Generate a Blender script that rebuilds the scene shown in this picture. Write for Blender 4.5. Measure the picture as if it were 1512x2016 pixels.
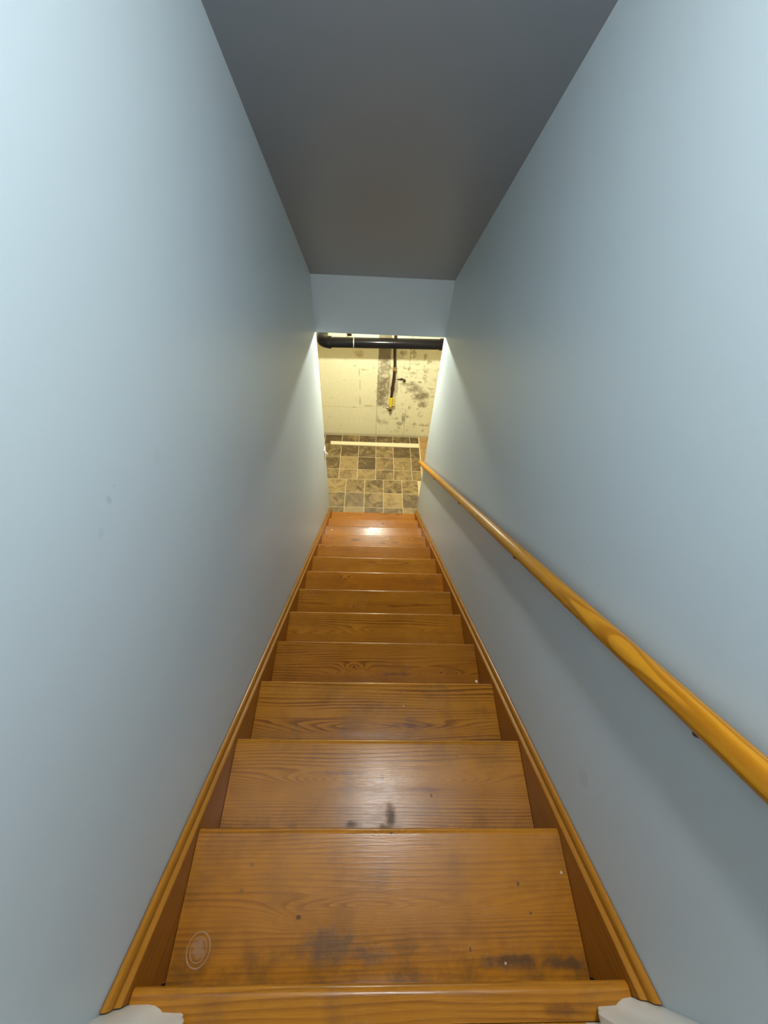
import bpy, bmesh, math, random
from mathutils import Vector, Matrix

for o in list(bpy.data.objects):
    bpy.data.objects.remove(o, do_unlink=True)
scene = bpy.context.scene
COL = scene.collection

# ------------------------------------------------------------------ dimensions (metres, basement floor = 0)
RISE, RUN = 0.18779, 0.24611
LAND = 14 * RISE                      # landing level, 2.629
H = 0.48215                           # half distance between the stair walls
A = 0.460                             # half tread length (inner face of the skirt boards)
Y_HEAD, Y_END = 3.183, 3.245          # face of the header / end of the stair walls
Z_HEAD = LAND - 0.391                 # underside of the header
Z_CEIL0 = LAND + 0.009                # sloped ceiling where it meets the header
C_SLOPE = 0.79268
Z_TOP = LAND + 2.44                   # flat ceiling upstairs
Y_TOP = Y_HEAD - (Z_TOP - Z_CEIL0) / C_SLOPE
Y_BACK = 4.729                        # face of the foundation wall
PITCH = math.atan2(RISE, RUN)

def ceil_z(y): return Z_CEIL0 + (Y_HEAD - y) * C_SLOPE
def nose_z(y): return LAND - y * RISE / RUN

# ------------------------------------------------------------------ camera
cam = bpy.data.cameras.new('camera')
cam.sensor_fit = 'HORIZONTAL'; cam.sensor_width = 36.0
cam.lens = 840.0 / 1512.0 * 36.0
cam.clip_start = 0.02
co = bpy.data.objects.new('camera', cam); COL.objects.link(co)
pi_, ya, ro = 0.86873, 0.05677, 0.0703
fw = Vector((math.sin(ya) * math.cos(pi_), math.cos(ya) * math.cos(pi_), -math.sin(pi_)))
rt = Vector((math.cos(ya), -math.sin(ya), 0)); up = rt.cross(fw)
r2 = math.cos(ro) * rt + math.sin(ro) * up
u2 = -math.sin(ro) * rt + math.cos(ro) * up
M = Matrix((r2, u2, -fw)).transposed().to_4x4()
M.translation = Vector((-0.05563, 0.15946, LAND + 1.16953))
co.matrix_world = M
scene.camera = co

# ------------------------------------------------------------------ world, lights, exposure
world = bpy.data.worlds.new('world'); scene.world = world
world.use_nodes = True
world.node_tree.nodes['Background'].inputs[0].default_value = (0.5, 0.55, 0.6, 1)
world.node_tree.nodes['Background'].inputs[1].default_value = 0.02
vs = scene.view_settings
vs.view_transform = 'Standard'; vs.look = 'None'; vs.gamma = 1.0; vs.exposure = 0.0
vs.use_curve_mapping = False

# globe lamp on the sloped ceiling above the upper treads
LX, LY = 0.10, 0.62
def lamp(name, kind, loc, power, colour, size=0.1, rot=None):
    l = bpy.data.lights.new(name, kind); l.energy = power; l.color = colour
    if kind == 'AREA':
        l.shape = 'DISK'; l.size = size
    else:
        l.shadow_soft_size = size
    o = bpy.data.objects.new(name, l); COL.objects.link(o); o.location = loc
    if rot: o.rotation_euler = rot
    return o
SL = math.atan(C_SLOPE)
n_ceil = Vector((0, -math.sin(SL), -math.cos(SL)))   # ceiling normal pointing into the stairwell
STAIR_LAMP = Vector((LX, LY, ceil_z(LY)))
stair_light = lamp('stairwell_lamp_light', 'POINT', STAIR_LAMP + n_ceil * 0.095, 64.0, (0.985, 1.0, 0.99), 0.055)
BULB = Vector((0.03, 3.86, 2.13))
bulb_light = lamp('basement_bulb_light', 'POINT', BULB, 104.0, (1.0, 0.995, 0.86), 0.035)
hall_light = lamp('hall_lamp_light', 'AREA', (0, -1.3, Z_TOP - 0.07), 3.0, (1.0, 0.98, 0.95), 0.3, (0, 0, 0))

# ------------------------------------------------------------------ helpers
def link(name, bm, mat=None, parent=None, smooth=False, loc=None, rot=None):
    bmesh.ops.recalc_face_normals(bm, faces=bm.faces[:])
    me = bpy.data.meshes.new(name); bm.to_mesh(me); bm.free()
    if smooth:
        for p in me.polygons: p.use_smooth = True
    return inst(name, me, mat, parent, loc, rot)
def inst(name, me, mat=None, parent=None, loc=None, rot=None):
    o = bpy.data.objects.new(name, me); COL.objects.link(o)
    if mat and not me.materials: me.materials.append(mat)
    if parent: o.parent = parent
    if loc: o.location = loc
    if rot: o.rotation_euler = rot
    return o
def empty(name, loc=(0, 0, 0), rot=None):
    o = bpy.data.objects.new(name, None); COL.objects.link(o); o.location = loc
    o.empty_display_size = 0.05
    if rot: o.rotation_euler = rot
    return o
def tag(o, label=None, cat=None, group=None, kind=None):
    if label: o['label'] = label
    if cat: o['category'] = cat
    if group: o['group'] = group
    if kind: o['kind'] = kind
    return o
def box(bm, x0, x1, y0, y1, z0, z1, bev=0.0, seg=1):
    r = bmesh.ops.create_cube(bm, size=1.0)
    for v in r['verts']:
        v.co = Vector(((x0 + x1) / 2 + v.co.x * (x1 - x0), (y0 + y1) / 2 + v.co.y * (y1 - y0), (z0 + z1) / 2 + v.co.z * (z1 - z0)))
    if bev > 0:
        es = list({e for v in r['verts'] for e in v.link_edges})
        bmesh.ops.bevel(bm, geom=es, offset=bev, segments=seg, affect='EDGES', profile=0.6)
    return bm
def boxmesh(x0, x1, y0, y1, z0, z1, bev=0.0, seg=1):
    return box(bmesh.new(), x0, x1, y0, y1, z0, z1, bev, seg)
def prism(pts, axis, a, b, bm=None):
    """closed polygon pts (2-D) pushed along an axis from a to b; 'x': pts=(y,z), 'y': pts=(x,z), 'z': pts=(x,y)"""
    bm = bm or bmesh.new()
    def P(p, t):
        return {'x': (t, p[0], p[1]), 'y': (p[0], t, p[1]), 'z': (p[0], p[1], t)}[axis]
    va = [bm.verts.new(P(p, a)) for p in pts]; vb = [bm.verts.new(P(p, b)) for p in pts]
    n = len(pts)
    bm.faces.new(va); bm.faces.new(vb[::-1])
    for i in range(n):
        bm.faces.new((va[i], vb[i], vb[(i + 1) % n], va[(i + 1) % n]))
    return bm
def tube(path, rad, seg=14, bm=None, cap=True):
    """tube along a list of points; rad = number or list"""
    bm = bm or bmesh.new()
    path = [Vector(p) for p in path]
    rads = rad if isinstance(rad, (list, tuple)) else [rad] * len(path)
    rings = []; prev = None
    for i, p in enumerate(path):
        t = (path[min(i + 1, len(path) - 1)] - path[max(i - 1, 0)]).normalized()
        if prev is None:
            ref = Vector((0, 0, 1)) if abs(t.z) < 0.9 else Vector((1, 0, 0))
            n = t.cross(ref).normalized()
        else:
            n = (prev - t * prev.dot(t)).normalized()
        prev = n; b = t.cross(n)
        rings.append([bm.verts.new(p + rads[i] * (math.cos(2 * math.pi * k / seg) * n + math.sin(2 * math.pi * k / seg) * b)) for k in range(seg)])
    for r0, r1 in zip(rings, rings[1:]):
        for k in range(seg):
            bm.faces.new((r0[k], r0[(k + 1) % seg], r1[(k + 1) % seg], r1[k]))
    if cap:
        bm.faces.new(rings[0][::-1]); bm.faces.new(rings[-1])
    return bm
def auto_smooth(o, ang=35):
    me = o.data
    for p in me.polygons: p.use_smooth = True
    bm = bmesh.new(); bm.from_mesh(me)
    for e in bm.edges:
        if len(e.link_faces) == 2 and e.calc_face_angle(0) > math.radians(ang): e.smooth = False
    bm.to_mesh(me); bm.free()
    return o

# ------------------------------------------------------------------ node expression helper
class G:
    def __init__(self, name):
        self.m = bpy.data.materials.new(name); self.m.use_nodes = True
        self.t = self.m.node_tree; self.b = self.t.nodes['Principled BSDF']
    def node(self, kind, **kw):
        n = self.t.nodes.new(kind)
        for k, v in kw.items(): setattr(n, k, v)
        return n
    def put(self, sock, v):
        if isinstance(v, S): self.t.links.new(v.s, sock)
        elif isinstance(v, (tuple, list)) and len(v) == 3 and sock.type == 'RGBA': sock.default_value = (*v, 1)
        else: sock.default_value = v
    def math(self, op, *a, clamp=False):
        n = self.node('ShaderNodeMath', operation=op, use_clamp=clamp)
        for i, v in enumerate(a): self.put(n.inputs[i], v)
        return S(self, n.outputs[0])
    def coords(self, which='Object'):
        return S(self, self.node('ShaderNodeTexCoord').outputs[which])
    def sep(self, v):
        n = self.node('ShaderNodeSeparateXYZ'); self.put(n.inputs[0], v)
        return [S(self, n.outputs[i]) for i in range(3)]
    def comb(self, x, y, z):
        n = self.node('ShaderNodeCombineXYZ')
        for i, v in enumerate((x, y, z)): self.put(n.inputs[i], v)
        return S(self, n.outputs[0])
    def noise(self, vec, scale=1.0, detail=3.0, rough=0.5, dist=0.0):
        n = self.node('ShaderNodeTexNoise'); self.put(n.inputs['Vector'], vec)
        n.inputs['Scale'].default_value = scale; n.inputs['Detail'].default_value = detail
        n.inputs['Roughness'].default_value = rough; n.inputs['Distortion'].default_value = dist
        return S(self, n.outputs['Fac'])
    def ss(self, v, lo, hi):
        n = self.node('ShaderNodeMapRange', interpolation_type='SMOOTHSTEP')
        self.put(n.inputs[0], v); n.inputs[1].default_value = lo; n.inputs[2].default_value = hi
        return S(self, n.outputs[0])
    def mix(self, f, a, b, blend='MIX'):
        n = self.node('ShaderNodeMix', data_type='RGBA', blend_type=blend)
        self.put(n.inputs[0], f); self.put(n.inputs[6], a); self.put(n.inputs[7], b)
        return S(self, n.outputs[2])
    def bump(self, height, strength=0.3, dist=0.002):
        n = self.node('ShaderNodeBump'); n.inputs['Strength'].default_value = strength
        n.inputs['Distance'].default_value = dist
        self.put(n.inputs['Height'], height); self.t.links.new(n.outputs[0], self.b.inputs['Normal'])
    def out(self, colour=None, rough=None, **kw):
        if colour is not None: self.put(self.b.inputs['Base Color'], colour)
        if rough is not None: self.put(self.b.inputs['Roughness'], rough)
        for k, v in kw.items(): self.put(self.b.inputs[k.replace('_', ' ')], v)
        return self.m
    def spot(self, u, v, cu, cv, ru, rv, nz=None, soft=0.5, amp=0.6):
        """blotch mask around (cu,cv) with radii ru, rv and a ragged edge"""
        du = (u - cu) * (1.0 / ru); dv = (v - cv) * (1.0 / rv)
        d = self.math('SQRT', du * du + dv * dv)
        if nz is not None: d = d + (nz - 0.5) * (2 * amp)
        return self.ss(d, 1.0, 1.0 - soft)
class S:
    def __init__(self, g, s): self.g = g; self.s = s
    def __add__(self, o): return self.g.math('ADD', self, o)
    def __radd__(self, o): return self.g.math('ADD', o, self)
    def __sub__(self, o): return self.g.math('SUBTRACT', self, o)
    def __rsub__(self, o): return self.g.math('SUBTRACT', o, self)
    def __mul__(self, o): return self.g.math('MULTIPLY', self, o)
    def __rmul__(self, o): return self.g.math('MULTIPLY', o, self)

# ------------------------------------------------------------------ materials
def plain(name, col, rough=0.5, metal=0.0, var=0.08, scale=30.0, bump=0.0, **kw):
    g = G(name); c = g.coords(); n = g.noise(c, scale, 4)
    lo = tuple(x * (1 - var) for x in col); hi = tuple(min(1, x * (1 + var)) for x in col)
    if bump: g.bump(n, bump, 0.002)
    return g.out(g.mix(n, lo, hi), rough, Metallic=metal, **kw)

def wall_paint(name, col, speck_band=None, smudges=()):
    g = G(name); c = g.coords(); x, y, z = g.sep(c)
    fine = g.noise(c, 260.0, 2); broad = g.noise(c, 1.3, 3)
    colr = g.mix(broad, tuple(v * 0.96 for v in col), tuple(min(1, v * 1.04) for v in col))
    if speck_band:                                   # darker specks in a band just above the rail
        d = z - (LAND + speck_band - y * (RISE / RUN))
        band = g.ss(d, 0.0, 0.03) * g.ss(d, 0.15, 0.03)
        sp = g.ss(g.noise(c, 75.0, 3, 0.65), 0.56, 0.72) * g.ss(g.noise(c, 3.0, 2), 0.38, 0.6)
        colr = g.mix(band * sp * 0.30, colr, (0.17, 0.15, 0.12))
    nz = g.noise(c, 40.0, 3)
    for (cy, cz, ry, rz, k) in smudges:
        colr = g.mix(g.spot(y, z, cy, cz, ry, rz, nz) * k, colr, (0.16, 0.16, 0.16))
    g.bump(fine, 0.10, 0.0012)
    return g.out(colr, 0.42)

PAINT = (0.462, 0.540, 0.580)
m_wall_l = wall_paint('blue_grey_paint_left', PAINT, smudges=((0.628, 3.255, 0.007, 0.010, 0.22), (0.655, 3.262, 0.005, 0.006, 0.16), (0.575, 3.235, 0.014, 0.010, 0.10), (0.80, 3.20, 0.02, 0.02, 0.07)))
m_wall_r = wall_paint('blue_grey_paint_right', PAINT, speck_band=0.76, smudges=((0.33, 2.62, 0.03, 0.03, 0.12),))
m_paint = wall_paint('blue_grey_paint', PAINT)
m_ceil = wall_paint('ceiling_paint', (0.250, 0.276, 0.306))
m_white = plain('white_trim_paint', (0.74, 0.73, 0.68), 0.35, var=0.05, scale=12)
m_hall = plain('hall_paint', (0.6, 0.62, 0.62), 0.6, var=0.03, scale=3)

WLIGHT, WDARK = (0.435, 0.170, 0.012), (0.170, 0.050, 0.004)
def wood(name, seed=0.0, knots=(), figures=(), stains=(), light=WLIGHT, dark=WDARK, freq=170.0, contrast=0.75,
         rough=0.30, dirt=0.0, warp=1.0, across='y'):
    """varnished pine, grain along local x.  knots: (x, y, size); figures: (x, y, rx, ry, bend); stains: (x,y,rx,ry,colour,strength,soft)"""
    g = G(name); c = g.coords(); x, y, z = g.sep(c)
    q = y if across == 'y' else (y + z * 0.8)
    p = g.comb(x * 1.0 + seed * 3.17, q * 1.0 + seed * 1.31, z * 1.0 + seed)
    low = g.noise(g.comb(x * 0.9 + seed * 5.3, q * 7.0 + seed * 2.7, seed), 1.0, 2.0, 0.5)
    mid = g.noise(g.comb(x * 5.0 + seed * 2.3, q * 40.0 + seed, seed * 1.7), 1.0, 3, 0.55)
    v = q * freq + low * (14.0 * warp) + mid * 1.4
    kd = None
    for (kx, ky, ks) in knots:
        du = (x - kx) * (1 / (ks * 3.6)); dv = (q - ky) * (1 / (ks * 1.1))
        e = g.math('POWER', 2.718, (du * du + dv * dv) * -0.5)
        v = v + e * 6.5
        k = g.spot(x, q, kx, ky, ks * 0.75, ks * 0.5, mid, 0.7, 0.35)
        kd = k if kd is None else g.math('MAXIMUM', kd, k)
    for (fx, fy, rx, ry, bend) in figures:      # long pointed cathedral arches
        du = (x - fx) * (1 / rx); dv = (q - fy) * (1 / ry)
        e = g.math('POWER', 2.718, (du * du + dv * dv) * -0.5)
        v = v + e * (bend * 2.2)
    ring = g.math('FRACT', v * 0.5)
    late = g.ss(ring, 0.30, 0.86) * g.ss(ring, 1.0, 0.90)       # slow rise, sharp fall
    fibre = g.noise(g.comb(x * 14.0 + seed, q * 420.0, z * 420.0), 1.0, 2, 0.6)
    blot = g.noise(p, 4.0, 3, 0.55)
    show = g.ss(g.noise(g.comb(x * 1.6 + seed * 1.9, q * 22.0 + seed * 4.1, seed), 1.0, 2, 0.5), 0.30, 0.68)
    f = late * (show * (0.75 * contrast) + 0.10) + (fibre - 0.5) * 0.65 + (blot - 0.5) * 0.60 + 0.16
    f = g.math('MAXIMUM', g.math('MINIMUM', f, 1.0), 0.0)
    col = g.mix(f, light, dark)
    if kd is not None: col = g.mix(kd * 0.88, col, (0.035, 0.012, 0.004))
    nz = g.noise(p, 38.0, 4, 0.6)
    if dirt:                                    # ground-in dirt where feet land and in the corner below the riser
        w = g.ss(g.noise(p, 9.0, 4, 0.6), 0.46, 0.75) * dirt
        col = g.mix(w, col, (0.105, 0.048, 0.016))
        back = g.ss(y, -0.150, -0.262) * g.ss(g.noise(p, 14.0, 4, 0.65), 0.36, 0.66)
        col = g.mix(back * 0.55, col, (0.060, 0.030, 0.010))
    dull = None
    for (sx, sy, rx, ry, sc, k, soft) in stains:
        msk = g.spot(x, q, sx, sy, rx, ry, nz * 1.8 - 0.4, soft, 0.45) * k
        col = g.mix(msk, col, sc)
        if sc in (DK, GREY): dull = msk if dull is None else g.math('MAXIMUM', dull, msk)
    rg = g.noise(p, 7.0, 3)
    g.bump(f * 0.6 + fibre * 0.7, 0.15, 0.0010)
    rr = rough + (rg - 0.5) * 0.20 + (fibre - 0.5) * 0.16
    if dull is not None: rr = rr + dull * 0.22
    return g.out(col, rr, Specular_IOR_Level=0.27)

DK = (0.035, 0.020, 0.011); GREY = (0.060, 0.036, 0.018); PALE = (0.62, 0.50, 0.38); PLUM = (0.13, 0.045, 0.025)
TREAD = {
 0: dict(stains=((0.33, -0.035, 0.05, 0.012, (0.12, 0.04, 0.01), 0.6, 0.8),)),
 1: dict(knots=((-0.191, -0.166, 0.012), (0.024, -0.012, 0.007)), figures=((0.03, -0.148, 0.20, 0.012, 3.6), (-0.05, -0.15, 0.07, 0.014, 2.5)),
    stains=((-0.115, -0.215, 0.095, 0.045, GREY, 0.62, 0.9), (0.283, -0.240, 0.10, 0.02, DK, 0.75, 0.9), (0.415, -0.243, 0.07, 0.016, DK, 0.7, 0.9),  # first blotch: a stain with the photographer's soft shadow painted in
            (-0.316, -0.072, 0.008, 0.008, (0.14, 0.08, 0.03), 0.6, 0.8), (0.332, -0.110, 0.004, 0.005, DK, 0.8, 0.6), (0.351, -0.162, 0.004, 0.005, DK, 0.8, 0.6),
            (0.444, -0.089, 0.005, 0.005, PALE, 0.8, 0.5), (0.276, -0.243, 0.003, 0.003, PALE, 0.9, 0.5), (-0.33, -0.12, 0.006, 0.005, (0.12, 0.06, 0.02), 0.6, 0.8),
            (0.20, -0.22, 0.004, 0.006, DK, 0.7, 0.6), (-0.02, -0.23, 0.06, 0.02, GREY, 0.5, 0.9), (-0.404, -0.217, 0.017, 0.020, (0.36, 0.22, 0.13), 0.55, 0.4))),
 2: dict(knots=((0.010, -0.112, 0.007),), figures=((-0.10, -0.117, 0.13, 0.013, 5.2), (0.13, -0.120, 0.14, 0.014, 5.2), (0.0, -0.117, 0.30, 0.03, 3.0)),
    stains=((0.036, -0.208, 0.024, 0.040, DK, 0.8, 0.9), (-0.083, -0.226, 0.03, 0.014, GREY, 0.8, 0.9), (0.015, -0.235, 0.03, 0.012, GREY, 0.7, 0.9),
            (-0.12, -0.097, 0.14, 0.008, PLUM, 0.6, 0.9), (0.14, -0.140, 0.13, 0.009, PLUM, 0.6, 0.9), (0.008, -0.113, 0.012, 0.022, PLUM, 0.55, 0.9), (-0.08, -0.140, 0.12, 0.007, PLUM, 0.45, 0.9),
            (0.16, -0.155, 0.004, 0.007, DK, 0.8, 0.7), (0.25, -0.05, 0.004, 0.003, DK, 0.7, 0.6))),
 3: dict(figures=((-0.02, -0.165, 0.22, 0.014, 4.6), (-0.15, -0.185, 0.15, 0.010, 3.0)),
    stains=((0.14, -0.160, 0.20, 0.012, PLUM, 0.6, 0.9), (-0.12, -0.17, 0.16, 0.006, PLUM, 0.5, 0.9), (0.10, -0.09, 0.003, 0.004, PALE, 0.7, 0.5), (0.09, -0.04, 0.004, 0.004, DK, 0.7, 0.6))),
 4: dict(knots=((-0.101, -0.120, 0.011), (0.290, -0.140, 0.008)), figures=((-0.06, -0.155, 0.09, 0.010, 4.0), (0.26, -0.145, 0.07, 0.013, 4.0), (0.1, -0.15, 0.3, 0.02, 2.0)),
    stains=((0.09, -0.150, 0.12, 0.012, PLUM, 0.65, 0.9), (0.446, -0.176, 0.008, 0.008, (0.8, 0.78, 0.72), 0.95, 0.4))),
 5: dict(figures=((0.08, -0.108, 0.16, 0.016, 5.5), (-0.2, -0.13, 0.2, 0.012, 3.0)), knots=((0.19, -0.105, 0.005),)),
 6: dict(knots=((-0.126, -0.117, 0.009),), figures=((0.0, -0.12, 0.35, 0.02, 3.0),)),
 7: dict(knots=((-0.201, -0.059, 0.012),)),
 8: dict(figures=((0.15, -0.06, 0.2, 0.015, 3.0),)),
 9: dict(knots=((-0.371, -0.040, 0.009),)),
 10: dict(knots=((0.34, -0.06, 0.010), (0.10, -0.03, 0.006)), stains=((-0.17, -0.06, 0.07, 0.014, DK, 0.7, 0.9), (0.08, -0.085, 0.05, 0.012, GREY, 0.7, 0.9), (0.18, -0.075, 0.06, 0.02, PLUM, 0.6, 0.9), (-0.38, -0.05, 0.05, 0.008, PLUM, 0.6, 0.9))),
 11: dict(stains=((-0.10, -0.022, 0.10, 0.010, GREY, 0.6, 0.9), (0.05, -0.03, 0.004, 0.006, DK, 0.9, 0.6), (0.08, -0.05, 0.004, 0.006, DK, 0.9, 0.6), (-0.40, -0.055, 0.006, 0.008, (0.9, 0.85, 0.7), 0.95, 0.4), (-0.36, -0.02, 0.01, 0.008, DK, 0.6, 0.8))),
 12: dict(knots=((0.050, -0.035, 0.011), (0.098, -0.070, 0.011), (0.33, -0.03, 0.006))),
 13: dict(knots=((-0.251, -0.050, 0.011),), figures=((0.2, -0.04, 0.2, 0.02, 3.0),)),
}
def tread_mat(n):
    rnd = random.Random(n * 7 + 3); s = TREAD.get(n, {})
    k = 0.92 + 0.16 * rnd.random(); w = 0.95 + 0.1 * rnd.random()
    li = (WLIGHT[0] * k, WLIGHT[1] * k * w, WLIGHT[2] * k * w)
    return wood('tread_pine', seed=1.0 + n * 2.37, light=li, freq=150 + 90 * rnd.random(), contrast=(0.80 + 0.35 * rnd.random()) * (0.5 if n < 2 else 1.0),
                rough=0.25 if n < 9 else 0.25, dirt=0.38 if n < 4 else 0.22, knots=s.get('knots', ()), figures=s.get('figures', ()), stains=s.get('stains', ()))
m_riser = wood('riser_pine', seed=41.0, across='z', dirt=0.0)
m_skirt = wood('skirt_pine', seed=23.0, across='z', light=(0.32, 0.114, 0.007), freq=150, rough=0.42)
m_cap = wood('skirt_moulding_pine', seed=29.0, across='z', light=(0.38, 0.158, 0.016), dark=(0.22, 0.076, 0.006), freq=160, rough=0.30, contrast=0.35)
m_rail = wood('handrail_pine', seed=11.0, across='z', light=(0.50, 0.225, 0.012), dark=(0.32, 0.122, 0.004), freq=210, contrast=1.0, rough=0.33, warp=0.8,
              figures=((0.62, 0.012, 0.060, 0.010, 1.35), (0.98, -0.01, 0.20, 0.02, 1.2)), knots=((0.675, -0.012, 0.004), (1.8, 0.01, 0.01)))
m_hallfloor = wood('hall_floor_pine', seed=51.0, dirt=0.0)

m_black = plain('black_plastic_pipe', (0.006, 0.006, 0.007), 0.20, var=0.2, scale=8, Specular_IOR_Level=0.14)
m_iron = plain('dark_iron_pipe', (0.055, 0.026, 0.016), 0.42, metal=0.35, var=0.5, scale=60, bump=0.2)
m_brass = plain('worn_brass', (0.55, 0.42, 0.26), 0.28, metal=0.85, var=0.25, scale=80)
m_yellow = plain('yellow_plastic', (0.80, 0.62, 0.02), 0.4, var=0.1)
m_bracket = plain('dark_bronze', (0.035, 0.022, 0.016), 0.35, metal=0.7, var=0.3)
m_strap = plain('galvanised_strap', (0.42, 0.40, 0.34), 0.35, metal=0.5, var=0.1)
m_plate = plain('white_plastic', (0.86, 0.86, 0.82), 0.3, var=0.02)
m_board = plain('cream_painted_board', (0.82, 0.72, 0.47), 0.55, var=0.06, scale=9)
m_grout = plain('cream_grout', (0.66, 0.56, 0.34), 0.8, var=0.15, scale=40)
m_beam = plain('framing_lumber', (0.45, 0.33, 0.19), 0.7, var=0.15)
m_basewall = plain('basement_side_wall', (0.62, 0.57, 0.42), 0.8, var=0.08, scale=4)

def concrete():
    """old cream-painted poured concrete; stains and painted-in pipe shadows are given in world metres on the wall face"""
    g = G('cream_painted_concrete'); c = S(g, g.node('ShaderNodeNewGeometry').outputs['Position']); x, y, z = g.sep(c)
    nz = g.noise(c, 13.0, 5, 0.62); fine = g.noise(c, 55.0, 5, 0.65); big = g.noise(c, 2.6, 3)
    col = g.mix(big, (0.75, 0.725, 0.465), (0.85, 0.83, 0.575))
    col = g.mix(g.ss(fine, 0.50, 0.72) * 0.42, col, (0.50, 0.41, 0.225))
    # paint flaked and dirty to the right of the joint, less so to the left
    side = g.ss(x, -0.02, 0.06)
    flake = g.noise(c, 11.0, 9, 0.72, 0.25); blotch = g.noise(c, 5.5, 4, 0.6)
    col = g.mix(g.ss(flake, 0.53, 0.60) * side * g.ss(z, 0.0, 0.12) * g.ss(blotch, 0.36, 0.58) * 0.75, col, (0.33, 0.26, 0.14))
    col = g.mix(g.ss(flake, 0.60, 0.66) * (1.0 - side) * 0.30, col, (0.45, 0.36, 0.20))
    nz = (nz * 0.45 + flake * 0.55) * 2.6 - 0.80
    worn = g.ss(g.noise(c, 16.0, 6, 0.72, 0.8), 0.36, 0.56)
    GR, DG, TN = (0.21, 0.168, 0.092), (0.15, 0.12, 0.07), (0.47, 0.355, 0.175)
    for (sx, sz, rx, rz, sc, k, soft, amp) in (
        (0.075, 0.86, 0.085, 0.11, GR, 0.85, 0.6, 0.5), (0.075, 0.70, 0.090, 0.12, GR, 0.85, 0.6, 0.5), (0.06, 0.57, 0.065, 0.09, DG, 0.7, 0.7, 0.5),
        (0.16, 0.78, 0.05, 0.22, TN, 0.7, 0.9, 0.4), (0.24, 0.75, 0.045, 0.25, GR, 0.65, 0.8, 0.4),  # last entry: gas pipe's shadow painted as a tall strip on its right
        (0.47, 0.77, 0.10, 0.09, GR, 0.85, 0.7, 0.6), (0.56, 0.66, 0.13, 0.10, GR, 0.9, 0.7, 0.6), (0.60, 0.55, 0.08, 0.09, GR, 0.85, 0.7, 0.6), (0.36, 0.82, 0.10, 0.03, GR, 0.6, 0.8, 0.6),
        (0.37, 0.31, 0.035, 0.10, DG, 0.85, 0.7, 0.6), (0.33, 0.22, 0.06, 0.05, GR, 0.7, 0.7, 0.7), (0.12, 0.24, 0.08, 0.06, GR, 0.45, 0.8, 0.8), (0.20, 0.40, 0.035, 0.08, GR, 0.7, 0.8, 0.4),  # last entry: shadow below the gas valve, painted into the wall colour
        (0.30, 1.23, 0.06, 0.05, GR, 0.75, 0.8, 0.6), (0.56, 1.21, 0.035, 0.05, GR, 0.7, 0.8, 0.6), (0.44, 0.98, 0.09, 0.03, GR, 0.5, 0.9, 0.7), (-0.22, 1.20, 0.08, 0.06, TN, 0.8, 0.8, 0.7),
        (-0.14, 1.00, 0.07, 0.022, GR, 0.55, 0.8, 0.6), (-0.21, 0.96, 0.012, 0.07, GR, 0.6, 0.8, 0.6), (-0.20, 0.80, 0.012, 0.10, TN, 0.9, 0.8, 0.6), (-0.20, 0.55, 0.02, 0.10, TN, 0.6, 0.9, 0.6),
        (-0.26, 1.05, 0.018, 0.008, DG, 0.8, 0.6, 0.5), (-0.04, 1.03, 0.012, 0.006, DG, 0.9, 0.6, 0.5), (-0.08, 0.49, 0.12, 0.012, GR, 0.7, 0.9, 0.6), (-0.27, 0.463, 0.03, 0.006, DG, 0.9, 0.7, 0.5),
        (0.42, 0.86, 0.03, 0.010, DG, 0.8, 0.7, 0.5), (0.53, 0.86, 0.035, 0.018, GR, 0.8, 0.7, 0.5), (-0.45, 0.16, 0.010, 0.008, DG, 0.8, 0.6, 0.5)):
        col = g.mix(g.spot(x, z, sx, sz, rx, rz, nz, soft, amp) * (worn * (0.45 * k) + 0.55 * k), col, sc)
    patch = g.ss(x, 0.012, 0.016) * g.ss(x + (nz - 0.5) * 0.015, 0.165, 0.150)
    col = g.mix(patch * g.ss(z, 0.47, 0.52) * (worn * 0.55 + 0.15), col, GR)
    col = g.mix(patch * g.ss(z, 1.135, 1.165) * 0.75, col, DG)  # upper part of the patch darkened further, drain pipe's shadow painted in
    lum = g.spot(x, z, 0.10, 0.93, 0.05, 0.03, nz, 0.7, 0.7)
    col = g.mix(lum * 0.7, col, (0.80, 0.71, 0.47))
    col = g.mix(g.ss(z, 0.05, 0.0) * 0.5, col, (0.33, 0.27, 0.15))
    g.bump(nz * 0.7 + fine * 0.4, 0.35, 0.006)
    return g.out(col, 0.75)
m_conc = concrete()
m_joint = plain('concrete_joint', (0.30, 0.24, 0.14), 0.9, var=0.2, scale=50)

def tile_mat():
    g = G('slate_print_tile'); c = g.coords()
    oi = g.node('ShaderNodeObjectInfo'); rnd = S(g, oi.outputs['Random']); tint = S(g, oi.outputs['Color'])
    x, y, z = g.sep(c)
    p = g.comb(x + rnd * 37.0, y + rnd * 11.0, rnd * 50.0)
    n1 = g.noise(p, 9.0, 5, 0.6, 1.2); n2 = g.noise(p, 26.0, 4, 0.62, 0.5)
    tr, tg, tb = g.sep(tint)                                # red channel: how pale the tile is
    f = g.ss(n1 * 0.75 + n2 * 0.25 + (tr - 0.5) * 0.55, 0.32, 0.72)
    col = g.mix(f, (0.085, 0.053, 0.019), (0.38, 0.275, 0.110))
    col = g.mix(g.ss(n2, 0.55, 0.72) * 0.35, col, (0.16, 0.105, 0.045))
    col = g.mix(tg * 0.5, col, (0.235, 0.19, 0.115))        # green channel: greyer tiles
    g.bump(n2, 0.15, 0.001)
    return g.out(col, 0.50)
m_tile = tile_mat()
m_browntile = plain('brown_floor_tile', (0.40, 0.245, 0.085), 0.5, var=0.35, scale=18)

# ================================================================== THE SETTING
T = 0.11
def struct(name, bm, mat): return tag(link(name, bm, mat), kind='structure')
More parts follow.
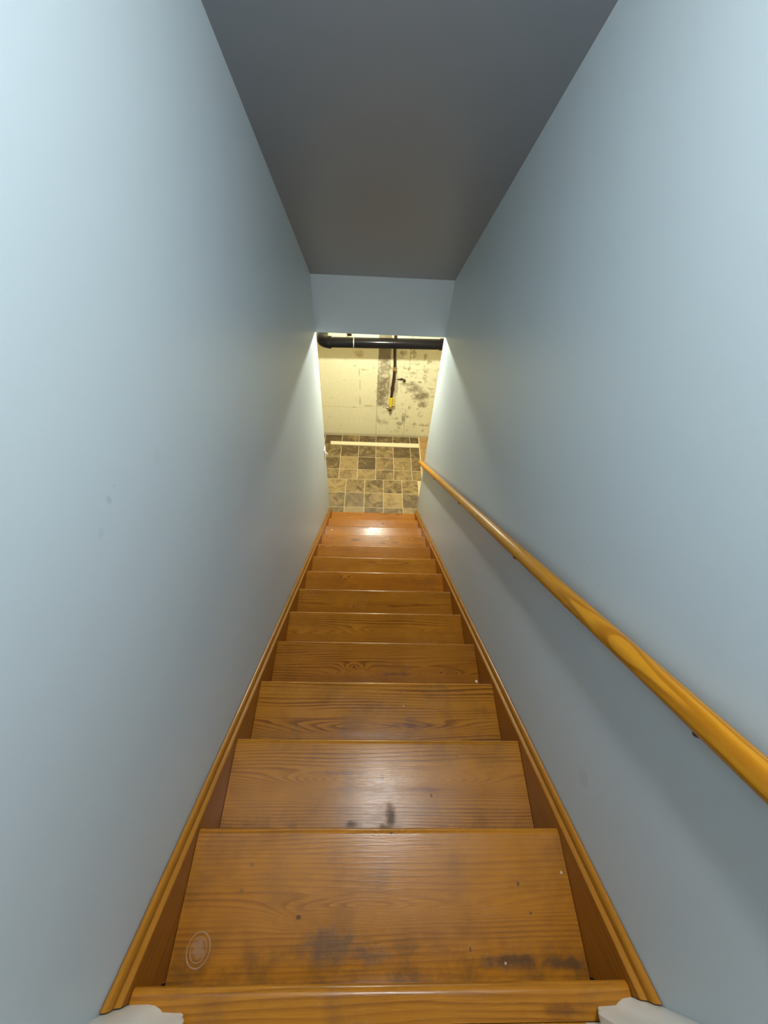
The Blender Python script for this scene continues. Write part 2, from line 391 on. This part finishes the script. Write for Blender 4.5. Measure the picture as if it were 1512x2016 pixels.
# stair walls, full height
struct('wall_left', prism([(-0.05, 0), (Y_END, 0), (Y_END, Z_TOP + 0.05), (-0.05, Z_TOP + 0.05)], 'x', -H - T, -H), m_wall_l)
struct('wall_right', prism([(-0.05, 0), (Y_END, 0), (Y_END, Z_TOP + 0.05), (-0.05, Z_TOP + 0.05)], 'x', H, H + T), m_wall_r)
# header over the foot of the stairs
struct('wall_header', boxmesh(-H, H, Y_HEAD, Y_END, Z_HEAD, Z_CEIL0 + 0.30), m_paint)
# sloped ceiling, then flat ceiling over the landing
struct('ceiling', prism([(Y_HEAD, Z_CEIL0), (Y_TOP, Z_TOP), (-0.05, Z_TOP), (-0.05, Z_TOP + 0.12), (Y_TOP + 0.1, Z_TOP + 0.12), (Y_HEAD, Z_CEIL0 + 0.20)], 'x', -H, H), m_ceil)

# doorway at the head of the stairs with white jambs and casing
DOOR_Y = -0.020
door = empty('door_1', (0, -0.08, LAND)); tag(door, kind='structure')
def casing(s, xin):
    """one upright casing: moulded board, its lower inner corner worn round"""
    bm = bmesh.new(); o = xin; w = H - 0.001
    prof = [(0.000, 0.009), (0.010, 0.012), (0.030, 0.012), (0.052, 0.013), (0.058, 0.017), (0.068, 0.021), (0.080, 0.0225), (w - o - 0.004, 0.022), (w - o, 0.018)]
    zs = []
    for k in range(0, 6): zs.append((k / 5.0) ** 1.5 * 0.055)
    zs += [0.12, 1.0, 2.03]
    grid = []
    for z in zs:
        cut = 0.020 * max(0.0, 1 - z / 0.055) ** 2.0      # rounded corner at the foot
        row = []
        for (d, t) in prof:
            x = o + max(d, cut)
            row.append(bm.verts.new((s * x, -0.045 + t + 0.002 - (-0.08) - 0.0, z)))
        grid.append(row)
    for r0, r1 in zip(grid, grid[1:]):
        for k in range(len(prof) - 1):
            bm.faces.new((r0[k], r0[k + 1], r1[k + 1], r1[k]))
    bmesh.ops.remove_doubles(bm, verts=bm.verts[:], dist=1e-6)
    # back sheet so that the board has thickness
    r = bmesh.ops.extrude_face_region(bm, geom=bm.faces[:])
    for v in r['geom']:
        if isinstance(v, bmesh.types.BMVert): v.co.y = 0.034
    return auto_smooth(link('casing', bm, m_white, door), 50)
casing(-1, 0.345); casing(1, 0.374)
for s, x in ((-1, 0.333), (1, 0.362)):
    b = boxmesh(min(s * x, s * (x + 0.02)), max(s * x, s * (x + 0.02)), -0.12, 0.030, 0.0, 2.03, 0.001)
    link('jamb', b, m_white, door)
link('head_casing', boxmesh(-H, H, 0.030, 0.052, 2.03, 2.10, 0.002), m_white, door)
bm = boxmesh(-H - 0.7, -0.354, -0.15, -0.05, LAND, Z_TOP); box(bm, 0.383, H + 0.7, -0.15, -0.05, LAND, Z_TOP); box(bm, -0.354, 0.383, -0.15, -0.05, LAND + 2.04, Z_TOP)
struct('wall_front', bm, m_hall)
# the hall behind the doorway (not in view, it closes the space the light bounces in)
struct('floor_hall', boxmesh(-1.2, 1.2, -2.4, -0.0502, LAND - 0.05, LAND), m_hallfloor)
struct('wall_hall_left', boxmesh(-1.3, -1.2, -2.4, -0.15, LAND - 0.05, Z_TOP), m_hall)
struct('wall_hall_right', boxmesh(1.2, 1.3, -2.4, -0.15, LAND - 0.05, Z_TOP), m_hall)
struct('wall_hall_back', boxmesh(-1.3, 1.3, -2.5, -2.4, LAND - 0.05, Z_TOP), m_hall)
struct('ceiling_hall', boxmesh(-1.3, 1.3, -2.5, -0.05, Z_TOP, Z_TOP + 0.1), m_hall)

# basement: foundation wall of poured panels
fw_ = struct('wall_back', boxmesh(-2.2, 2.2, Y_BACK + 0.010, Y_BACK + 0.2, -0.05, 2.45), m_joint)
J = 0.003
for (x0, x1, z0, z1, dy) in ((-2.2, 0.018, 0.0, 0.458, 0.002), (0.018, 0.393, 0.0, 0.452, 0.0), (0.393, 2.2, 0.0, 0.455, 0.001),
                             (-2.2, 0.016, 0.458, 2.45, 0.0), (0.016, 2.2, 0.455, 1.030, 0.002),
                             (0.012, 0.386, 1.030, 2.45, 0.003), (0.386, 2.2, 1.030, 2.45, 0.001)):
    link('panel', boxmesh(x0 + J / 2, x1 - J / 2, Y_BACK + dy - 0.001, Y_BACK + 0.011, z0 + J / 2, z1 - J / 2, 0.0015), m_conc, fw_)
struct('wall_basement_left', boxmesh(-2.3, -2.2, Y_END, Y_BACK + 0.2, -0.05, 2.45), m_basewall)
struct('wall_basement_right', boxmesh(2.2, 2.3, Y_END, Y_BACK + 0.2, -0.05, 2.45), m_basewall)
struct('wall_basement_front', box(boxmesh(-2.3, -H - T, Y_END - 0.1, Y_END, -0.05, 2.45), H + T, 2.3, Y_END - 0.1, Y_END, -0.05, 2.45), m_basewall)
struct('ceiling_basement', boxmesh(-2.3, 2.3, Y_END, Y_BACK + 0.2, 2.45, 2.5), m_beam)

# basement floor: printed tiles, recessed pale joints
floor = struct('floor', boxmesh(-2.3, 2.3, -0.1, Y_BACK + 0.2, -0.06, -0.0025), m_grout)
tile_cache = {}
def tile(x0, x1, y0, y1, pale=0.5, grey=0.0, mat=None, name='tile'):
    g = 0.0029
    w, d = round(x1 - x0 - 2 * g, 4), round(y1 - y0 - 2 * g, 4)
    key = (w, d, mat is None)
    if key not in tile_cache:
        bm = boxmesh(-w / 2, w / 2, -d / 2, d / 2, -0.0035, 0.0, 0.0012)
        me = bpy.data.meshes.new('tile'); bm.to_mesh(me); bm.free(); me.materials.append(mat or m_tile); tile_cache[key] = me
    o = inst(name, tile_cache[key], None, floor, ((x0 + x1) / 2, (y0 + y1) / 2, 0.0))
    o.color = (pale, grey, 0, 1)
P_ = 0.2295
colsA = [0.1195 + P_ * k for k in range(-5, 2)] + [0.548]
colsB = [0.0225 + P_ * k for k in range(-5, 3)] + [0.603]
rowsA = [(3.03, 3.205, None), (3.205, 3.432, [.4, .4, .40, .40, .70, .42, .45, .65]), (3.432, 3.665, [.4, .4, .42, .42, .40, .52, .78, .40]), (3.665, 3.889, [.5, .5, .62, .66, .55, .50, .50, .58])]
greyA = [None, [0, 0, .2, .5, .9, .4, .3, .3], [0, 0, .3, .6, .8, .3, 0, .4], [0] * 8]
for (y0, y1, br), gr in zip(rowsA, greyA):
    for i in range(len(colsA) - 1):
        tile(colsA[i], colsA[i + 1], y0, y1, (br[min(i + 1, 7)] if br else 0.45), (gr[min(i + 1, 7)] if gr else 0.2))
rowsB = [(3.889, 4.065, [.4, .5, .62, .45, .62, .64, .52, .58, .6]), (4.065, 4.296, [.3, .3, .34, .42, .68, .24, .56, .62, .5]),
         (4.296, 4.527, [.3, .3, .32, .50, .26, .42, .56, .34, .3]), (4.527, 4.726, [.3, .3, .28, .26, .34, .34, .36, .36, .3])]
for (y0, y1, br) in rowsB:
    for i in range(len(colsB) - 1):
        tile(colsB[i], colsB[i + 1], y0, y1, br[min(i + 1, 8)], 0.15)
for (y0, y1) in ((4.05, 4.25), (4.25, 4.458), (4.458, 4.60), (4.60, 4.726)):
    tile(0.612, 0.86, y0, y1, 0.4, 0, m_browntile)

# ================================================================== STAIRCASE
stairs = empty('staircase', (0, 0, LAND))
tag(stairs, 'straight flight of varnished pine steps with worn treads between blue grey walls', 'staircase')
stairs.location = (0, 0, 0)
OVER, TH = 0.028, 0.027
def tread_mesh(depth):
    """front edge at local y = 0, back towards -y; rounded nosing, hand-sawn unevenness"""
    pts = [(-depth, 0.0), (-0.016, 0.0), (-0.012, 0.0)]
    for k in range(1, 7):
        a = math.pi / 2 - k * math.pi / 7
        pts.append((-0.012 + 0.012 * math.cos(a), -TH / 2 + TH / 2 * math.sin(a)))
    pts += [(-0.012, -TH), (-0.016, -TH), (-depth, -TH)]
    return prism(pts, 'x', -A + 0.001, A - 0.001)
rn = random.Random(5)
for n in range(0, 14):
    y = n * RUN; z = LAND - n * RISE
    depth = (RUN + OVER - 0.001) if n else 0.049
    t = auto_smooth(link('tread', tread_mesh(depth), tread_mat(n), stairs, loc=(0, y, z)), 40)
    # riser under this nosing, standing on the tread below
    zb = (z - RISE) if n < 13 else 0.0
    r = link('riser', boxmesh(-A + 0.001, A - 0.001, -0.018, 0.0, 0.0005, z - zb - TH - 0.0005, 0.0008), m_riser, stairs, loc=(0, y - OVER, zb))
# skirt boards following the pitch; local x runs down the slope
Lx = math.hypot(RUN, RISE) / RUN
for s in (-1, 1):
    def yz(y, v): return (y, nose_z(y) + v)
    y0, y1 = -0.019, Y_END - 0.004
    pts = [yz(y0, 0.014), yz(y1, 0.014), (y1, 0.0), (y1 - 0.10, 0.0), yz(y1 - 0.10, -0.30), yz(y0, -0.30)]
    # transform into a frame whose x axis runs down the flight, so the grain follows the board
    rotm = Matrix.Rotation(-PITCH, 4, 'X') @ Matrix.Rotation(math.pi / 2, 4, 'Z')
    inv = rotm.inverted()
    org = Vector((0, 0, LAND))
    x0, x1 = (A, H - 0.0005) if s > 0 else (-H + 0.0005, -A)
    bm = prism(pts, 'x', x0, x1)
    for v in bm.verts: v.co = inv @ (v.co - org)
    o = link('skirt_board', bm, m_skirt, stairs); o.matrix_local = Matrix.Translation(org) @ rotm
    # moulded top edge: bead against the wall, cove, thin lip
    prof = [(0.0005, 0.0145), (0.0005, 0.052), (0.004, 0.0565), (0.008, 0.056), (0.0115, 0.052), (0.0135, 0.045), (0.0138, 0.036), (0.0125, 0.029), (0.0130, 0.025), (0.0165, 0.0225), (0.0205, 0.0205), (0.0218, 0.0185), (0.0220, 0.0145)]
    bm = bmesh.new(); ra, rb = [], []
    for (d, v) in prof:
        x = s * (H - d)
        ra.append(bm.verts.new((x, y0, nose_z(y0) + v))); rb.append(bm.verts.new((x, y1, nose_z(y1) + v)))
    k = len(prof)
    for i in range(k): bm.faces.new((ra[i], ra[(i + 1) % k], rb[(i + 1) % k], rb[i]))
    bm.faces.new(ra); bm.faces.new(rb[::-1])
    for v in bm.verts: v.co = inv @ (v.co - org)
    o = auto_smooth(link('moulding', bm, m_cap, stairs), 45); o.matrix_local = Matrix.Translation(org) @ rotm

# glossy ring left by a wet glass on the second step
g_ring = plain('dried_ring', (0.36, 0.20, 0.10), 0.08, var=0.1)
def ring_bm(r0, r1, e, zt):
    bm = bmesh.new(); N = 40
    rows = [[bm.verts.new((rr * math.cos(2 * math.pi * k / N), rr * e * math.sin(2 * math.pi * k / N), zz)) for k in range(N)] for rr, zz in ((r0, 0), (r0 + (r1 - r0) * .3, zt), (r0 + (r1 - r0) * .7, zt), (r1, 0))]
    for a, b in zip(rows, rows[1:]):
        for k in range(N): bm.faces.new((a[k], a[(k + 1) % N], b[(k + 1) % N], b[k]))
    return bm

t1 = [o for o in stairs.children if o.name == 'tread.001'][0]
for (r0, r1, zt) in ((0.0165, 0.0185, 0.0009), (0.0235, 0.0262, 0.0011)):
    o = auto_smooth(link('water_ring', ring_bm(r0, r1, 1.15, zt), g_ring, t1, loc=(-0.404, -0.217, 0.0001)), 60)

# ================================================================== HANDRAIL
RD, RR = 0.0360, 0.0215
RV = 0.7615                                     # height of the rail axis above the nosing line
rail = empty('handrail', (H - RD, 0, 0)); rail.location = (0, 0, 0)
tag(rail, 'honey pine handrail on dark brackets running down the right wall', 'handrail')
ry0, ry1 = -0.010, 3.262
prof = []
for k in range(20):
    a = 2 * math.pi * k / 20 + math.pi / 20
    ca, sa = math.cos(a), math.sin(a)             # round, planed flat underneath
    px, pz = RR * ca, RR * sa
    prof.append((px, max(pz, -RR * 0.86)))
ln = (ry1 - ry0) / math.cos(PITCH)
bm = prism(prof, 'x', 0.0, ln)                # local x along the rail, profile in (y,z)
rotm = Matrix.Rotation(-PITCH, 4, 'X') @ Matrix.Rotation(math.pi / 2, 4, 'Z')
o = auto_smooth(link('rail', bm, m_rail, rail), 40)
o.matrix_local = Matrix.Translation((H - RD, ry0, nose_z(ry0) + RV)) @ rotm
for by in (0.318, 0.984, 1.738, 2.500):
    zr = nose_z(by) + RV - RR * 0.86 / math.cos(PITCH)
    br = tube([(H - 0.004, by, zr - 0.022), (H - RD * 0.40, by, zr - 0.022), (H - RD * 0.70, by, zr - 0.020), (H - RD * 0.90, by, zr - 0.015), (H - RD * 0.98, by, zr - 0.008), (H - RD, by, zr - 0.003)], [0.0055, 0.0055, 0.0055, 0.0055, 0.0058, 0.006], 10)
    b = auto_smooth(link('bracket', br, m_bracket, rail), 50)
    auto_smooth(link('rosette', tube([(H - 0.0005, by, zr - 0.022), (H - 0.004, by, zr - 0.022), (H - 0.008, by, zr - 0.022)], [0.019, 0.018, 0.010], 20), m_bracket, b), 50)
    sb = boxmesh(-0.012, 0.012, -0.0060, 0.0060, -0.003, 0.0, 0.0012)
    so = link('saddle', sb, m_bracket, b); so.matrix_local = Matrix.Translation((H - RD, by, zr)) @ rotm

# ================================================================== THINGS ON THE WALLS
sw = empty('light_switch', (-H, 3.188, 1.055)); tag(sw, 'white toggle light switch low on the left wall beside the tiled floor', 'light switch')
auto_smooth(link('cover_plate', boxmesh(0.0005, 0.006, -0.036, 0.036, -0.058, 0.058, 0.003, 2), m_plate, sw), 50)
bm = prism([(-0.006, -0.011), (0.006, -0.011), (0.006, 0.011), (-0.006, 0.011)], 'x', 0.006, 0.009)
link('toggle_collar', bm, m_plate, sw)
bm = prism([(0.008, -0.006), (0.008, 0.006), (0.027, -0.008), (0.026, -0.014)], 'y', -0.0045, 0.0045); link('toggle', bm, m_plate, sw)
for z in (-0.030, 0.030):
    link('screw', tube([(0.0058, 0, z), (0.0072, 0, z)], 0.0032, 10), m_plate, sw)

# ================================================================== BASEMENT THINGS
# black drain pipe across the top of the foundation wall, turning into the wall on the left
PY, PR = 4.530, 0.0555
dp = empty('drain_pipe', (0, PY, 1.446)); dp.location = (0, 0, 0)
tag(dp, 'thick black plastic drain pipe crossing in front of the concrete wall', 'pipe')
def pz(x): return 1.449 + 0.022 * x
auto_smooth(link('pipe_run', tube([(-0.535, PY, pz(-0.535)), (0, PY, pz(0)), (1.6, PY, pz(1.6))], PR, 32), m_black, dp), 50)
path = []
cxp, R_ = -0.537, 0.075
for k in range(9):
    a = k / 8 * math.pi / 2
    path.append((cxp - R_ * math.sin(a), PY + R_ * (1 - math.cos(a)), pz(-0.6)))
path.append((cxp - R_, Y_BACK + 0.005, pz(-0.6)))
path = [(-0.515, PY, pz(-0.515))] + path
auto_smooth(link('elbow', tube(path, PR + 0.0055, 28), m_black, dp), 50)
auto_smooth(link('coupling', tube([(-0.545, PY, pz(-.545)), (-0.542, PY, pz(-.545)), (-0.503, PY, pz(-.50)), (-0.500, PY, pz(-.50))], [PR + 0.004, PR + 0.010, PR + 0.010, PR + 0.004], 32), m_black, dp), 30)
auto_smooth(link('coupling', tube([(0.668, PY, pz(.66)), (0.671, PY, pz(.66)), (0.735, PY, pz(.73)), (0.738, PY, pz(.73))], [PR + 0.003, PR + 0.007, PR + 0.007, PR + 0.003], 32), m_black, dp), 30)
# metal strap hanging the pipe from the framing above
hs = tag(empty('pipe_strap', (-0.262, PY, 1.45)), 'thin pale metal strap looped round the black pipe', 'strap')
pts = [(0.0, 0.0, 2.449 - 1.45)]
for k in range(0, 17):
    a = math.radians(90 + k * 22.5)
    pts.append((0.002 * k / 16, (PR + 0.0034) * math.cos(a), (PR + 0.0034) * math.sin(a) + pz(-0.262) - 1.45))
bm = bmesh.new(); rows = []
for i, p in enumerate(pts):
    rows.append([bm.verts.new((p[0] + dx, p[1], p[2])) for dx in (-0.0045, 0.0045)])
for a, b in zip(rows, rows[1:]): bm.faces.new((a[0], a[1], b[1], b[0]))
so = link('band', bm, m_strap, hs)
md = so.modifiers.new('thick', 'SOLIDIFY'); md.thickness = 0.0016; md.offset = 1
# dark clamp on the wall above the pipe
wc = tag(empty('wall_clamp', (-0.317, Y_BACK, 1.44)), 'small dark metal clamp on the concrete above the black pipe', 'clamp')
link('plate', boxmesh(-0.024, 0.024, -0.012, -0.0015, -0.022, 0.05, 0.002), m_bracket, wc)
link('lug', boxmesh(-0.010, 0.016, -0.035, -0.012, -0.006, 0.014, 0.002), m_bracket, wc)

# gas line with union, yellow tagged valve and brass fittings
gp = empty('gas_pipe', (0.2, Y_BACK, 0.45)); gp.location = (0, 0, 0)
tag(gp, 'dark rusty gas pipe with a yellow sleeve dropping down the concrete wall', 'pipe')
GY = Y_BACK - 0.034
def gx(z):
    for (z0, a), (z1, b) in zip(((0.46, 0.188), (0.66, 0.192), (0.92, 0.207), (1.06, 0.211), (1.30, 0.194), (2.45, 0.194)), ((0.66, 0.192), (0.92, 0.207), (1.06, 0.211), (1.30, 0.194), (2.45, 0.194), (2.6, 0.194))):
        if z0 <= z <= z1: return a + (b - a) * (z - z0) / (z1 - z0)
    return 0.19
def gpt(z, dy=0.0): return (gx(z), GY + dy, z)
auto_smooth(link('pipe_run', tube([gpt(z) for z in (2.449, 1.9, 1.5, 1.32, 1.22, 1.12, 1.075)], 0.0165, 14), m_iron, gp), 50)
auto_smooth(link('pipe_drop', tube([gpt(z) for z in (1.035, 0.98, 0.92, 0.86, 0.81, 0.80, 0.765, 0.755, 0.70, 0.650)], [0.0175, 0.0175, 0.0175, 0.018, 0.0175, 0.0225, 0.0225, 0.0175, 0.0165, 0.016], 14), m_iron, gp), 40)
u = auto_smooth(link('union', tube([gpt(z) for z in (1.080, 1.079, 1.068, 1.067, 1.047, 1.046, 1.034, 1.033)], [0.0165, 0.025, 0.025, 0.019, 0.019, 0.027, 0.027, 0.0175], 8), m_brass, gp), 30)
auto_smooth(link('yellow_sleeve', tube([gpt(z) for z in (0.652, 0.648, 0.530, 0.526)], [0.015, 0.0215, 0.0215, 0.015], 16), m_yellow, gp), 40)
vb = auto_smooth(link('valve_body', tube([gpt(z) for z in (0.530, 0.524, 0.512, 0.505, 0.488, 0.482)], [0.017, 0.026, 0.026, 0.021, 0.026, 0.020], 8), m_brass, gp), 30)
auto_smooth(link('valve_stub', tube([(gx(0.5) - 0.015, GY, 0.500), (gx(0.5) - 0.048, GY, 0.500), (gx(0.5) - 0.050, GY, 0.500)], [0.011, 0.011, 0.007], 10), m_brass, vb), 40)
link('valve_lever', boxmesh(0.232, 0.239, GY - 0.004, GY + 0.004, 0.505, 0.628, 0.001), m_yellow, gp)
link('lever_pin', tube([(gx(0.52), GY, 0.516), (0.238, GY, 0.516)], 0.005, 8), m_bracket, gp)
auto_smooth(link('wall_elbow', tube([(gx(0.48), GY, 0.486), (gx(0.48), GY, 0.470), (gx(0.48), GY + 0.008, 0.456), (gx(0.48), GY + 0.022, 0.450), (gx(0.48), Y_BACK - 0.001, 0.450)], 0.018, 12), m_iron, gp), 50)
# pipe hook driven into the concrete right of the gas line
hk = tag(empty('wall_hook', (0.30, Y_BACK, 0.895)), 'small black iron hook driven into the concrete right of the gas pipe', 'hook')
link('shank', tube([(-0.048, -0.008, 0.003), (-0.02, -0.010, 0.002), (0.008, -0.012, 0.0)], [0.0045, 0.006, 0.007], 8), m_bracket, hk)
auto_smooth(link('hook_tip', tube([(0.014, -0.012, 0.004), (0.034, -0.018, 0.005), (0.046, -0.024, 0.002), (0.042, -0.024, -0.014), (0.026, -0.022, -0.024), (0.018, -0.02, -0.026)], [0.006, 0.008, 0.0085, 0.008, 0.007, 0.004], 10), m_bracket, hk), 50)
link('nail_plate', boxmesh(-0.012, 0.016, -0.008, -0.0005, -0.010, 0.012, 0.001), m_bracket, hk)

# loose board lying on the floor
bd = bmesh.new()
prism([(-0.592, -0.030), (0.592, -0.039), (0.592, 0.039), (-0.592, 0.030)], 'z', 0.0, 0.017, bd)
bmesh.ops.bevel(bd, geom=bd.edges[:], offset=0.002, segments=1, affect='EDGES')
b = link('loose_board', bd, m_board, None, loc=(0.008, 4.541, 0.0004), rot=(0, 0, math.radians(-0.3)))
tag(b, 'long cream painted board lying on the tiles along the concrete wall', 'board')

# ================================================================== LAMPS (out of frame, they light the place)
fl = tag(empty('ceiling_lamp', STAIR_LAMP, (-SL, 0, 0)), 'white lampholder on the sloped ceiling above the upper steps', 'lamp')
auto_smooth(link('base_ring', tube([(0, 0, -0.0005), (0, 0, -0.012), (0, 0, -0.016)], [0.062, 0.060, 0.050], 32), m_plate, fl), 40)
auto_smooth(link('neck', tube([(0, 0, -0.0165), (0, 0, -0.030), (0, 0, -0.036)], [0.026, 0.024, 0.018], 24), m_plate, fl), 40)
bl = tag(empty('bulb_holder', (BULB.x, BULB.y, 2.45)), 'bare bulb in a white holder on the basement ceiling', 'lamp')
auto_smooth(link('holder', tube([(0, 0, -0.0005), (0, 0, -0.03), (0, 0, -0.05), (0, 0, -0.21)], [0.055, 0.052, 0.022, 0.020], 24), m_plate, bl), 40)
bulb_light.location = (BULB.x, BULB.y, BULB.z)
bulb = auto_smooth(link('bulb', tube([(0, 0, -0.212), (0, 0, -0.235), (0, 0, -0.26)], [0.014, 0.018, 0.024], 16), m_plate, bl), 40)
